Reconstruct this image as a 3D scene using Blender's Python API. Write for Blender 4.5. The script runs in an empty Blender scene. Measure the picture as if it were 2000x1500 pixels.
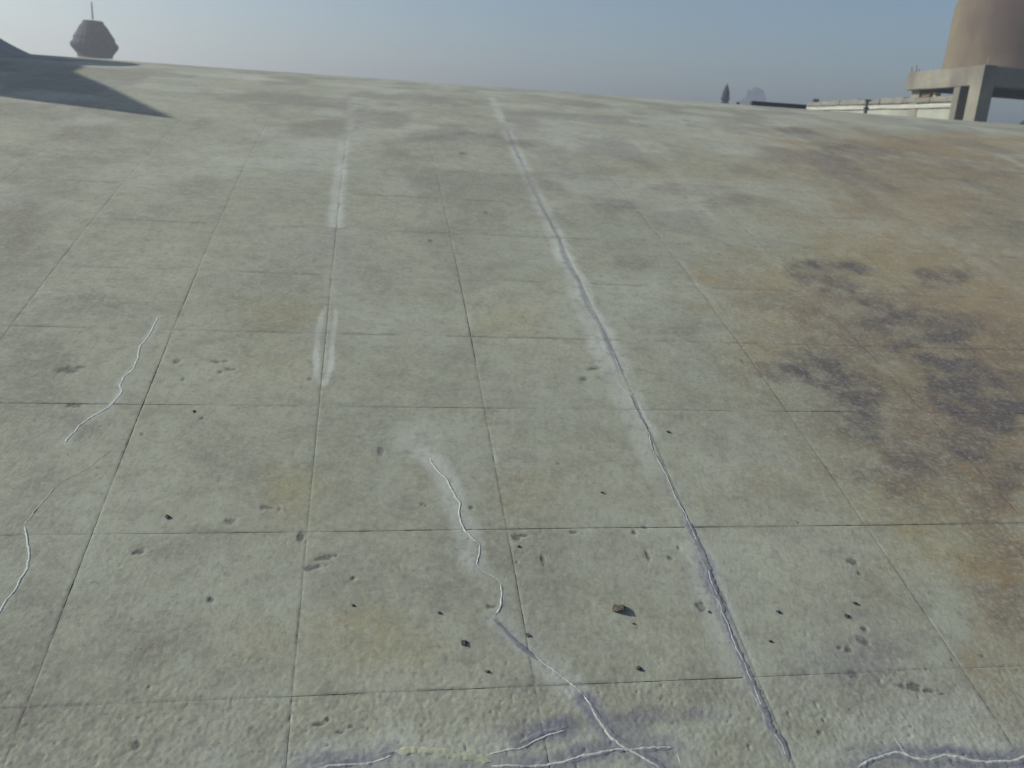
import bpy, math, random
import numpy as np
from mathutils import Vector, Matrix

sc = bpy.context.scene
C = sc.collection
random.seed(7)
H0 = 9.0                                   # eye height above the ground

# ---------------------------------------------------------------- camera
cd_ = bpy.data.cameras.new('camera')
cam = bpy.data.objects.new('camera', cd_)
C.objects.link(cam)
FWD = Vector((0.0, 0.95746321, -0.28855537))

UP = Vector((-0.06536227, 0.28793832, 0.95541577))
RT = FWD.cross(UP).normalized()
UP = RT.cross(FWD).normalized()
F = 1718.05
m = Matrix(((RT.x, UP.x, -FWD.x, 0), (RT.y, UP.y, -FWD.y, 0), (RT.z, UP.z, -FWD.z, H0), (0, 0, 0, 1)))
cam.matrix_world = m
cd_.sensor_width = 36.0
cd_.lens = 36.0 * F / 2000.0
cd_.clip_start = 0.05
cd_.clip_end = 3000.0
cd_.dof.use_dof = True
cd_.dof.focus_distance = 2.1
cd_.dof.aperture_fstop = 5.6
sc.camera = cam

# ---------------------------------------------------------------- sky, sun, exposure
SUN_AZ = math.atan2(-0.985, 0.15)          # clockwise from +Y
SUN_EL = math.radians(27.0)
w = bpy.data.worlds.new("World"); sc.world = w; w.use_nodes = True
nt = w.node_tree; nt.nodes.clear()
sky = nt.nodes.new('ShaderNodeTexSky'); sky.sky_type = 'NISHITA'; sky.sun_disc = False
sky.sun_elevation = SUN_EL; sky.sun_rotation = SUN_AZ
sky.air_density = 1.0; sky.dust_density = 1.4; sky.ozone_density = 3.0; sky.altitude = 300
bg = nt.nodes.new('ShaderNodeBackground'); bg.inputs['Strength'].default_value = 0.078
wo = nt.nodes.new('ShaderNodeOutputWorld')
nt.links.new(sky.outputs[0], bg.inputs[0]); nt.links.new(bg.outputs[0], wo.inputs[0])
sl = bpy.data.lights.new('sun', 'SUN'); sl.energy = 4.6; sl.angle = math.radians(0.8); sl.color = (1.0, 0.97, 0.83)
sun = bpy.data.objects.new('sun', sl); C.objects.link(sun)
sd = Vector((math.sin(SUN_AZ) * math.cos(SUN_EL), math.cos(SUN_AZ) * math.cos(SUN_EL), math.sin(SUN_EL)))
sun.rotation_euler = sd.to_track_quat('Z', 'Y').to_euler()
sun.location = (0, 0, 40)
sc.view_settings.view_transform = 'Standard'
sc.view_settings.look = 'None'
sc.view_settings.gamma = 1.0
sc.view_settings.use_curve_mapping = False
sc.view_settings.exposure = 0.42

# ---------------------------------------------------------------- roof geometry
WB = 0.5                                   # one bay in metres
PC, PH, PR, PHI0 = 23.29968737 * WB, -69.04880467 * WB, 69.74417926 * WB, 0.29356958
G = np.array([0.98520778, 0.17136404, 0.0]); N = np.array([-0.17136404, 0.98520778, 0.0]); Z = np.array([0, 0, 1.0])
S0 = 0.72636751 - 3.0
ROWS = [-4, -3, -2, -1, 0.0, 0.964, 2.07, 2.98, 3.95, 4.973, 5.98, 7.0, 8.0, 9.0, 10.0, 11.0, 12.0]

def surf(u, t, h=0.0):
    """point and normal of the vault at bay u across, bay t up the slope, h metres above it"""
    u = np.asarray(u, float); t = np.asarray(t, float)
    phi = PHI0 - t * WB / PR
    sn = -np.sin(phi); cs = np.cos(phi)
    nrm = sn[..., None] * N + cs[..., None] * Z
    p = ((u + S0) * WB)[..., None] * G + PC * N + (PH + H0) * Z + nrm * (PR + np.asarray(h, float))[..., None]
    return p, nrm

def _hash(ix, iy, seed):
    n = (ix.astype(np.int64) * 374761393 + iy.astype(np.int64) * 668265263 + seed * 1442695041) & 0xffffffff
    n = ((n ^ (n >> 13)) * 1274126177) & 0xffffffff
    n = ((n ^ (n >> 16)) * 2246822519) & 0xffffffff
    return ((n ^ (n >> 15)) & 0xffffff) / float(0xffffff)

def vnoise(x, y, seed=0):
    ix = np.floor(x); iy = np.floor(y); fx = x - ix; fy = y - iy
    fx = fx * fx * fx * (fx * (fx * 6 - 15) + 10); fy = fy * fy * fy * (fy * (fy * 6 - 15) + 10)
    a = _hash(ix, iy, seed); b = _hash(ix + 1, iy, seed); c = _hash(ix, iy + 1, seed); d = _hash(ix + 1, iy + 1, seed)
    return (a * (1 - fx) + b * fx) * (1 - fy) + (c * (1 - fx) + d * fx) * fy

def fbm(x, y, oct=4, seed=0, gain=0.5):
    s = 0; a = 1; tot = 0
    for i in range(oct):
        s = s + a * vnoise(x * 2 ** i + 17.3 * i, y * 2 ** i - 9.1 * i, seed + i); tot += a; a *= gain
    return s / tot

# crack, seam, stain and left-edge darkening traces in roof coordinates (bay index across, bay index up the slope)
LINES = {
 'main': [(4.1454,9.9152),(4.0634,8.3393),(4.0015,6.3718),(3.9907,5.105),(3.9571,4.3039),(3.982,3.9872),(3.9663,3.5086),(3.9918,3.169),(3.9883,2.8209),(3.9811,2.5592),(3.9821,2.5187),(3.9332,2.4051),(3.9428,2.3286),(3.9712,2.2604),(3.9812,2.0976),(3.9849,1.8707),(3.9784,1.7264),(3.9621,1.6087),(3.9754,1.5102),(3.977,1.3545),(3.9795,1.1894),(3.9873,1.013),(3.9886,0.8627),(3.9858,0.7499),(3.9898,0.6699),(3.9714,0.5896),(3.9726,0.5212),(3.9734,0.4613),(3.9617,0.3586),(3.9625,0.2657),(3.96,0.1531),(3.9637,0.062),(3.9623,-0.0201),(3.9632,-0.1304),(3.9663,-0.1888),(3.9631,-0.2502),(3.9752,-0.2942),(3.9858,-0.3349),(3.9782,-0.3921)],
 'mainhalo': [(4.3883,13.3556),(4.1167,9.703),(4.0031,7.2962),(3.9534,5.3095),(3.9344,4.3018),(3.9025,3.5948),(3.8834,2.8532),(3.8855,2.3081),(3.9055,1.8426),(3.9091,1.4385),(3.9317,1.1469),(3.9409,0.8446),(3.9423,0.5904),(3.9004,0.2681),(3.8991,-0.0171),(3.9116,-0.2953)],
 'mainhaloR': [(4.0551,2.7872),(4.0357,2.1884),(4.0248,1.6852),(4.0351,1.345),(4.0452,1.0408)],
 'mainband': [(4.0544,8.056),(4.0142,6.2825),(4.0028,5.0391),(4.0039,3.9891),(3.9985,2.7848),(3.9979,2.3111),(3.9923,1.8982),(3.9892,1.5591),(3.9949,1.211),(4.0036,1.0006),(4.0022,0.7495),(3.9918,0.5546),(3.9812,0.3265),(3.9819,0.1319),(3.9784,-0.0343),(3.9668,-0.1637)],
 'mainband2': [(3.9712,-0.27),(3.9839,-0.3231),(3.9774,-0.4102)],
 'offshoot': [(3.9706,0.6527),(3.9516,0.611),(3.9218,0.6014)],
 'b1': [(2.6376,1.5659),(2.6437,1.5189),(2.6813,1.4318),(2.7259,1.3426),(2.7558,1.2224),(2.7764,1.1722),(2.7615,1.0873),(2.773,1.0007),(2.7989,0.9354),(2.8367,0.8676)],
 'b2': [(2.8515,0.86),(2.8424,0.7949),(2.8212,0.7077)],
 'b3': [(2.8683,0.6551),(2.8975,0.6273)],
 'b4': [(2.9249,0.5866),(2.922,0.5216),(2.903,0.4432),(2.8762,0.398)],
 'b5': [(2.8688,0.353),(2.9347,0.2624),(3.0329,0.1454),(3.1097,0.0607),(3.1646,-0.0077),(3.1997,-0.0556),(3.2174,-0.0993),(3.2246,-0.149),(3.2466,-0.1985),(3.2761,-0.259),(3.3169,-0.3119),(3.3724,-0.3445),(3.4409,-0.4041)],
 'bhalo': [(2.5962,1.6038),(2.6645,1.533),(2.7346,1.3077),(2.7597,1.0993),(2.7929,0.8685),(2.8146,0.6906),(2.9113,0.5542),(2.8892,0.3672),(3.0165,0.1878),(3.1472,0.0193)],
 'bband': [(2.8557,0.3835),(2.9335,0.2538),(3.0308,0.1318)],
 'bband2': [(3.2122,-0.0815),(3.241,-0.1741),(3.2866,-0.2596),(3.3467,-0.3205),(3.4616,-0.4054)],
 'c': [(2.0798,-0.3412),(2.154,-0.3208),(2.2489,-0.3139),(2.3354,-0.3085),(2.4037,-0.2867)],
 'cpatch': [(2.4079,-0.2717),(2.5223,-0.274),(2.6398,-0.303),(2.7808,-0.3355)],
 'd': [(2.7749,-0.3524),(2.8539,-0.3616),(2.9738,-0.3689),(3.0578,-0.3544),(3.1653,-0.3322),(3.2746,-0.3117),(3.3798,-0.3156),(3.5252,-0.3173)],
 'e': [(2.7596,-0.308),(2.8634,-0.2875),(2.9481,-0.2699),(3.0153,-0.2395),(3.0928,-0.2183)],
 'eband': [(2.8979,-0.2602),(2.9968,-0.2245),(3.1021,-0.2023)],
 'f': [(4.2592,-0.4522),(4.3315,-0.4202),(4.4095,-0.4018),(4.4766,-0.4058),(4.5328,-0.4301),(4.5851,-0.4401),(4.6743,-0.4269),(4.7556,-0.4481),(4.8381,-0.467),(4.9322,-0.4681),(5.0248,-0.455),(5.1091,-0.4553)],
 'g': [(0.8739,3.1629),(0.8717,3.0572),(0.8634,2.8906),(0.8449,2.7521),(0.8581,2.5889),(0.8642,2.4764),(0.8262,2.3547),(0.8218,2.2846),(0.8515,2.2171),(0.846,2.1174),(0.8073,2.0099),(0.7583,1.9317),(0.7132,1.8461),(0.6943,1.7683),(0.6823,1.6882)],
 'h1': [(0.9267,1.6206),(0.8502,1.4657),(0.7547,1.361),(0.7227,1.2606),(0.7022,1.1453),(0.6825,1.0281)],
 'h2': [(0.6825,1.0281),(0.7283,0.9288),(0.7636,0.8267),(0.7828,0.7132),(0.7691,0.6209),(0.7549,0.5035),(0.7476,0.4332)],
 'i1': [(1.986,3.3941),(1.9515,3.2125),(1.9532,2.9093),(1.9545,2.6321),(1.9697,2.4085),(2.0119,2.3184)],
 'i2': [(2.0448,3.3813),(2.053,3.0629),(2.0538,2.7722),(2.048,2.5053),(2.0179,2.3245)],
 'ihalo': [(2.0547,3.7339),(1.994,3.3779),(1.9939,2.9114),(1.9999,2.5037)],
 'iup': [(2.0151,11.82),(2.0219,9.3505),(1.9748,7.7904),(1.9814,6.6626),(1.9811,5.6201),(1.9921,5.0525)],
 'k1': [(3.5278,-0.338),(3.5259,-0.4094)],
 'k2': [(4.4829,-0.3279),(4.499,-0.4071)],
 's1': [(6.677,13.5339),(6.1788,10.2234),(6.0318,8.5638),(5.8843,7.2325),(5.6691,5.3866)],
 's2': [(9.5576,13.287),(8.989,10.773),(8.4196,8.2752),(8.2914,6.6138),(8.2149,5.2538),(8.1106,4.1042)],
 's3': [(12.0555,10.4353),(12.0919,10.0353),(11.8716,9.2479)],
 's4': [(5.0276,4.5219),(5.0355,3.9704),(5.0362,3.2263)],
 's5': [(6.2618,4.7697),(6.0853,3.5548),(5.9672,2.6422)],
 's6': [(8.1733,8.2191),(7.5287,5.785),(7.161,4.1402),(6.9465,2.6765)],
}
SPLATS = {
 'dark': [(6.2216,3.2914,0.8201,0.0451,-0.5166,-1.0012,0.5),(6.2195,2.1095,0.7419,0.0137,-0.4965,-0.8207,0.6),(5.5053,2.3508,0.4261,0.0112,-0.2887,-0.6044,0.45),(7.2321,2.8409,0.3637,0.0144,-0.5839,-0.8478,0.5),(5.8123,1.0589,0.2925,-0.0039,-0.2352,-0.3662,0.45),(9.8037,8.5939,1.999,0.4657,-0.8745,-1.4558,0.3),(9.5479,6.422,0.6669,0.099,-0.8705,-1.2608,0.35),(-0.5337,4.6084,0.2175,0.0269,0.5599,-1.7257,0.25),(0.8587,0.3334,0.1393,-0.0057,0.1504,-0.4842,0.25),(6.3575,4.5312,0.4493,0.0427,-0.1567,-0.3372,1.0),(6.4383,4.0824,0.3031,0.0242,-0.1346,-0.2704,0.9),(7.5372,4.3415,0.3297,0.0282,-0.16,-0.261,0.8),(6.4629,3.5788,0.3819,0.0243,-0.1595,-0.3005,0.8),(6.7701,3.2336,0.3958,0.0207,-0.2027,-0.3409,0.9),(7.2062,3.3455,0.1931,0.0106,-0.1737,-0.2696,0.6),(5.4181,2.623,0.34,0.0119,-0.1095,-0.2444,1.0),(5.5472,2.3189,0.2513,0.0064,-0.118,-0.2422,1.0),(6.4444,2.4791,0.4157,0.0123,-0.2055,-0.3378,1.1),(6.5745,2.1161,0.3588,0.0066,-0.2387,-0.3611,1.1),(5.4415,1.9169,0.1814,0.0023,-0.1118,-0.2238,0.9),(5.5107,1.5108,0.2228,0.0001,-0.1323,-0.2432,0.7),(6.0421,1.6974,0.2548,0.0015,-0.1463,-0.2374,0.8),(5.4637,1.2437,0.1638,-0.0013,-0.0881,-0.1571,0.6),(6.1631,1.3347,0.1735,-0.0008,-0.1875,-0.2779,0.6),(5.2433,1.3872,0.1323,-0.0004,-0.0719,-0.1412,0.6),(9.5305,9.5058,1.1586,0.3225,-0.5157,-0.9482,0.35),(9.2727,11.3819,0.8917,0.3525,-0.3356,-0.7206,0.35),(8.6645,5.7712,0.4019,0.052,-0.1675,-0.2595,0.4),(4.5901,4.4787,0.2397,0.0236,-0.0371,-0.1411,0.3),(5.7092,6.8747,0.3225,0.0598,-0.0932,-0.2978,0.4),(4.7098,5.9595,0.3378,0.0519,-0.0566,-0.237,0.35),(6.3226,6.3911,0.5086,0.0826,-0.1037,-0.2694,0.3),(5.5692,3.7108,0.2775,0.0194,-0.0561,-0.1369,0.4),(4.5772,3.2011,0.2468,0.0135,-0.0252,-0.0833,0.2),(5.4921,0.3364,0.1684,-0.0059,-0.1259,-0.1884,0.5),(5.3878,0.4423,0.1137,-0.0037,-0.0633,-0.1,0.35),(4.6316,0.1782,0.2308,-0.0095,-0.0859,-0.171,0.3),(4.3548,-0.0796,0.2861,-0.0142,-0.0535,-0.1145,0.3),(3.7117,-0.0867,0.2042,-0.0104,-0.0278,-0.087,0.3),(0.6799,1.1268,0.1391,-0.0018,0.1524,-0.5079,0.22),(0.2448,2.5647,0.2596,0.0102,0.2012,-0.6629,0.25),(0.3666,3.3499,0.1957,0.0135,0.0496,-0.1921,0.3),(0.7103,1.807,0.1052,0.0012,0.0251,-0.0951,0.3),(3.7006,8.8516,0.7601,0.2284,-0.0996,-0.9097,0.3),(2.8456,7.5053,0.3539,0.0832,-0.011,-0.2371,0.35),(3.9073,0.5233,0.1563,-0.0049,-0.0616,-0.1917,0.2),(3.6961,0.7568,0.0805,-0.0019,-0.0466,-0.175,0.12),(1.4073,0.8974,0.2807,-0.0059,0.0181,-0.1034,0.2),(1.3242,0.3143,0.1852,-0.0076,0.0284,-0.1329,0.22),(2.6882,0.6601,0.1471,-0.0041,-0.0116,-0.1623,0.2),(2.9413,-0.0223,0.1301,-0.0065,-0.0087,-0.0622,0.25),(3.4105,-0.1955,0.2596,-0.0142,-0.015,-0.0586,0.3),(2.6325,8.2383,0.2483,0.0686,-0.0074,-0.2791,0.2),(0.7212,6.055,0.3664,0.0664,0.0455,-0.2876,0.25),(-0.4313,6.9603,0.9363,0.2215,0.1425,-0.5669,0.25),(1.5298,3.0344,0.2015,0.011,0.012,-0.1094,0.2),(2.1495,-0.2169,0.1946,-0.0113,0.0037,-0.0869,0.2),(2.2517,0.7739,0.1943,-0.0047,0.0025,-0.1671,0.15),(1.5891,1.5092,0.2655,0.0001,0.0324,-0.2562,0.15)],  # broad weak splats at the far left paint lens-edge darkening into the colour
 'ochre': [(12.5985,11.5713,3.5116,1.3103,-1.004,-1.4796,1.0),(8.0596,6.2021,1.3589,0.1999,-0.5771,-1.0313,0.6),(10.5268,9.7856,3.1358,0.897,-1.1987,-1.9813,0.9),(9.4847,10.7135,1.9263,0.6719,-0.8029,-1.6111,0.6),(7.7201,3.7588,1.0408,0.0696,-1.4919,-2.2216,0.9),(5.6112,0.4703,0.2609,-0.0081,-0.4941,-0.7337,0.6),(6.19,7.7741,1.0737,0.238,-0.3922,-1.1851,0.3),(6.8278,2.8248,1.4677,0.0582,-1.1127,-1.7647,1.0),(7.3203,4.8794,1.2674,0.1316,-0.819,-1.4833,0.8),(10.1043,8.0943,2.8358,0.5951,-1.8269,-2.8333,0.8),(6.0852,3.4623,1.0162,0.0616,-0.4747,-0.9734,0.75),(5.6494,4.0194,0.5296,0.0423,-0.2785,-0.6886,0.65),(5.483,4.4482,0.3505,0.0332,-0.1671,-0.4554,0.45),(5.8775,1.058,0.5875,-0.0078,-0.448,-0.6857,0.9),(7.7713,8.1279,1.2723,0.2879,-0.6865,-1.5156,0.45),(5.2064,3.2356,0.2567,0.0141,-0.1567,-0.4067,0.4),(5.2858,0.1513,0.187,-0.0077,-0.2654,-0.4095,0.5)],
 'yellow': [(1.899,1.313,0.1834,-0.0012,0.0183,-0.2413,0.7),(2.303,0.3022,0.288,-0.0116,0.0009,-0.1644,0.8),(1.7841,0.2953,0.1912,-0.0079,0.0156,-0.1345,0.45),(1.651,3.1944,0.3113,0.0187,0.0271,-0.2986,0.7),(3.3629,3.2151,0.2691,0.0155,-0.0436,-0.3134,0.6),(3.1563,1.3051,0.1996,-0.0013,-0.0308,-0.2106,0.5),(2.5434,1.3523,0.1379,-0.0007,-0.0064,-0.1693,0.4),(1.7028,2.6222,0.32,0.0126,0.0228,-0.2519,0.35),(6.6239,4.5565,0.8062,0.0767,-0.3431,-0.6956,0.5),(5.9286,2.569,0.4905,0.0161,-0.18,-0.3424,0.6),(5.3319,1.0652,0.3156,-0.0042,-0.1366,-0.2468,0.6),(5.3607,0.7364,0.299,-0.0069,-0.109,-0.1839,0.4),(5.171,2.834,0.3651,0.0153,-0.0893,-0.2227,0.4),(1.9013,0.9595,0.2946,-0.0054,0.0087,-0.1079,0.3)],
 'pale': [(2.6189,1.7769,0.1787,0.0017,-0.0094,-0.1968,0.5),(2.3962,3.2393,0.4735,0.0285,-0.0036,-0.381,0.3),(4.1743,3.5224,0.4188,0.0278,-0.1216,-0.5094,0.3),(0.951,7.2903,0.8356,0.2015,0.1417,-1.1679,0.2),(2.5907,12.9799,1.0514,0.7828,-0.0209,-1.1787,0.4),(0.4839,13.8497,0.4679,0.496,0.1059,-1.0053,0.4),(2.9403,0.3058,0.1861,-0.0073,-0.0184,-0.1417,0.3),(4.481,1.688,0.4961,0.003,-0.1065,-0.2979,0.2),(2.0482,3.9235,0.1558,0.0134,0.0125,-0.3697,0.4),(3.8582,-0.1954,0.1792,-0.0097,-0.0217,-0.0598,0.3),(4.4502,-0.2772,0.1841,-0.0102,-0.048,-0.0937,0.5),(4.125,-0.3779,0.2634,-0.0156,-0.0295,-0.0664,0.45),(4.781,-0.2452,0.3564,-0.0192,-0.0566,-0.0964,0.4),(1.7893,-0.0836,0.078,-0.0042,0.0169,-0.1352,0.35),(1.7556,-0.2586,0.0745,-0.0045,0.0087,-0.063,0.4),(2.3453,-0.2504,0.2354,-0.0138,-0.0002,-0.0436,0.45),(3.1351,-0.2739,0.1872,-0.0108,-0.013,-0.0668,0.5),(2.9561,-0.3526,0.2012,-0.0122,-0.0066,-0.0427,0.4),(2.1323,9.0292,0.2575,0.0852,0.0129,-0.925,0.3),(9.8073,10.8259,0.6535,0.229,-0.529,-1.0207,0.3),(7.5496,8.9652,1.2663,0.3398,-0.4004,-0.9773,0.2)],
 'purple': [(2.9767,-0.2187,0.1872,-0.0106,-0.0077,-0.0501,0.9),(3.504,-0.1763,0.2846,-0.0154,-0.0106,-0.0382,0.8),(2.6561,-0.3494,0.511,-0.0313,-0.002,-0.0254,0.8),(2.1523,-0.2824,0.2299,-0.0138,0.0013,-0.0299,0.6),(3.3501,-0.2632,0.106,-0.0061,-0.0145,-0.0589,0.6),(4.4449,-0.3782,0.2475,-0.0145,-0.0166,-0.0317,0.8),(3.4154,-0.1764,0.2174,-0.0118,-0.011,-0.0428,0.7),(2.9939,-0.2429,0.1243,-0.0071,-0.0058,-0.0362,0.9),(2.268,-0.3108,0.2689,-0.0164,0.0006,-0.038,0.7),(2.8159,-0.3441,0.2392,-0.0145,-0.0036,-0.0299,0.6),(4.3237,-0.4358,0.154,-0.0094,-0.0153,-0.0307,0.8),(4.6547,-0.4605,0.3368,-0.0205,-0.0129,-0.022,0.7),(3.684,-0.1736,0.1332,-0.0071,-0.0108,-0.0338,0.3),(4.413,-0.395,0.1789,-0.0106,-0.0139,-0.027,0.5),(3.3156,-0.2728,0.0844,-0.0049,-0.0134,-0.0563,0.4),(3.4542,-0.3562,0.1256,-0.0075,-0.0097,-0.035,0.7),(4.474,0.0672,0.248,-0.0111,-0.0652,-0.136,0.35),(4.0085,0.5885,0.186,-0.0054,-0.1081,-0.3204,0.1)],
}
PITS = [(0.4993,2.4393,0.0931,0.0532),(0.562,2.4779,0.0313,0.0241),(0.6327,2.0486,0.0527,0.0287),(1.7851,1.1473,0.039,0.0196),(1.8518,1.1347,0.0104,0.0118),(1.6232,1.0458,0.0355,0.0262),(1.2391,0.839,0.036,0.0238),(1.6063,0.5334,0.0206,0.0213),(1.9722,0.9289,0.0226,0.0433),(2.0429,0.7179,0.0484,0.0234),(2.0968,0.7845,0.0417,0.0275),(3.0443,0.9006,0.0312,0.0261),(3.078,0.915,0.0261,0.015),(1.0979,2.5663,0.029,0.0315),(1.1748,2.3535,0.0188,0.0177),(1.3518,1.9306,0.0176,0.0154),(1.0592,1.7719,0.0142,0.0145),(2.367,1.6269,0.0202,0.0522),(2.8187,4.7701,0.0313,0.0372),(3.3798,7.8865,0.061,0.0799),(3.3988,5.6028,0.0247,0.0388),(1.4423,-0.1889,0.0173,0.0281),(3.8692,0.4128,0.0318,0.0409),(4.5928,0.1738,0.0312,0.0381),(4.4963,0.1243,0.0237,0.0258),(4.6358,0.2393,0.0195,0.0182),(4.4579,0.1406,0.0166,0.0144),(4.4541,-0.0108,0.0368,0.0242),(4.7073,-0.0916,0.0457,0.0288),(4.6541,-0.0835,0.0206,0.0158),(4.7879,0.6895,0.04,0.0292),(4.788,0.6017,0.0157,0.0177),(3.6961,0.7568,0.013,0.0467),(3.1513,0.7412,0.0127,0.0386),(2.8298,1.1307,0.0188,0.0182),(2.5892,1.1539,0.0134,0.0122),(2.5709,1.1622,0.0107,0.0122),(1.3286,2.5751,0.0357,0.0255),(1.4345,2.484,0.045,0.0248),(1.3782,2.4448,0.0191,0.0244),(1.9275,2.3765,0.0257,0.0243),(3.3649,1.5099,0.0146,0.0142),(2.8625,0.4446,0.026,0.0154),(4.9275,2.7131,0.0183,0.0184),(3.8027,2.5666,0.0522,0.034),(3.7033,2.4306,0.0341,0.0325),(7.4402,11.7381,0.0678,0.1041),(1.3908,2.5775,0.026,0.0192),(2.1422,0.7938,0.0123,0.0138),(2.2301,0.64,0.0144,0.0131),(3.6719,0.9269,0.0187,0.0193),(3.7376,0.9649,0.0162,0.0157),(3.8744,0.8082,0.0132,0.0186),(4.7702,-0.1136,0.0456,0.0131),(4.8222,-0.1324,0.0228,0.0078),(3.812,0.7358,0.0182,0.018),(3.344,0.9329,0.0265,0.0115),(4.1659,-0.2858,0.015,0.0118),(2.1451,-0.1145,0.0122,0.0116),(2.1065,-0.1355,0.0302,0.0115),(2.1968,-0.1748,0.0201,0.0091),(2.2358,-0.1541,0.0121,0.0092),(3.0207,0.7269,0.0101,0.0105),(2.15,-0.228,0.0099,0.0066),(4.9778,0.0446,0.0143,0.0085),(5.1465,0.0606,0.012,0.0072),(4.6165,0.9909,0.0112,0.0082)]
STONES = [(2.719,0.237,0.0191),(3.4741,0.0707,0.0168),(2.805,0.0829,0.0109),(3.4547,0.4145,0.0409),(3.0056,0.2711,0.0138),(1.3199,1.0805,0.0164),(4.1113,1.8286,0.0158),(3.5638,1.2496,0.0127),(2.2333,0.4756,0.0093),(2.6195,0.4164,0.0093),(4.244,0.3643,0.0148),(4.1359,0.1897,0.0106),(4.6583,0.4053,0.0138),(4.5798,0.3265,0.0148),(1.2959,1.9977,0.0133),(3.043,0.8338,0.0103),(3.8986,0.3767,0.0085),(3.5108,0.3196,0.0083)]

def sstep(a, b, x):
    k = np.clip((x - a) / (b - a), 0, 1)
    return k * k * (3 - 2 * k)

def seg_dist(u, t, pts):
    """distance in bays from points to a polyline, and signed side (+ = right of travel)"""
    best = np.full(u.shape, 1e9); side = np.zeros(u.shape); along = np.zeros(u.shape)
    n = len(pts) - 1
    for i in range(n):
        (ax, ay), (bx, by) = pts[i], pts[i + 1]
        dx, dy = bx - ax, by - ay; L2 = dx * dx + dy * dy + 1e-12
        k = np.clip(((u - ax) * dx + (t - ay) * dy) / L2, 0, 1)
        ex = u - ax - k * dx; ey = t - ay - k * dy
        d = np.sqrt(ex * ex + ey * ey)
        mk = d < best
        best = np.where(mk, d, best); side = np.where(mk, np.sign(ex * dy - ey * dx), side)
        along = np.where(mk, (i + k) / n, along)
    return best, side, along

LINES['mainU'] = LINES['main'][:11]; LINES['mainL'] = LINES['main'][19:]; LINES['bfull'] = [(2.8367, 0.8676), (2.8515, 0.86), (2.8212, 0.7077), (2.8683, 0.6551), (2.8975, 0.6273), (2.9249, 0.5866), (2.925, 0.48), (2.8762, 0.398), (2.8688, 0.353)]
# pale washes and smears brushed on beside the cracks: line, half width in bays, strength, channel
SMEARS = [('mainhalo', 0.065, 0.8, 'pale'), ('mainhaloR', 0.035, 0.55, 'pale'), ('bhalo', 0.075, 0.8, 'pale'),
          ('ihalo', 0.05, 0.35, 'pale'), ('i1', 0.022, 1.1, 'pale'), ('i2', 0.020, 1.0, 'pale'), ('iup', 0.075, 0.8, 'pale'),
          ('main', 0.06, 1.0, 'pale'), ('mainU', 0.085, 1.0, 'pale'), ('mainU', 0.024, 0.75, 'purple'), ('mainL', 0.042, 0.8, 'purple'), ('b1', 0.035, 0.7, 'pale'), ('bfull', 0.03, 0.8, 'pale'), ('bfull', 0.012, 0.6, 'purple'),
          ('b5', 0.055, 1.0, 'pale'), ('g', 0.03, 0.4, 'pale'),
          ('s1', 0.10, 0.28, 'pale'), ('s2', 0.10, 0.32, 'pale'), ('s3', 0.10, 0.8, 'pale'), ('s4', 0.02, 0.4, 'pale'),
          ('s5', 0.06, 0.2, 'pale'), ('s6', 0.06, 0.18, 'pale'), ('g', 0.02, 0.8, 'pale'), ('h2', 0.012, 0.8, 'pale'),
          ('d', 0.055, 1.2, 'purple'), ('f', 0.06, 1.2, 'purple'), ('c', 0.06, 1.1, 'purple'), ('eband', 0.05, 1.4, 'purple'), ('bband2', 0.05, 1.2, 'purple'), ('mainband2', 0.045, 0.9, 'purple'),
          ('b5', 0.03, 0.25, 'purple'), ('c', 0.13, 0.8, 'pale'), ('d', 0.15, 0.75, 'pale'), ('f', 0.14, 0.6, 'pale'), ('cpatch', 0.08, 0.6, 'pale')]
CH = ['dark', 'ochre', 'yellow', 'pale', 'purple', 'grime']

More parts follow.
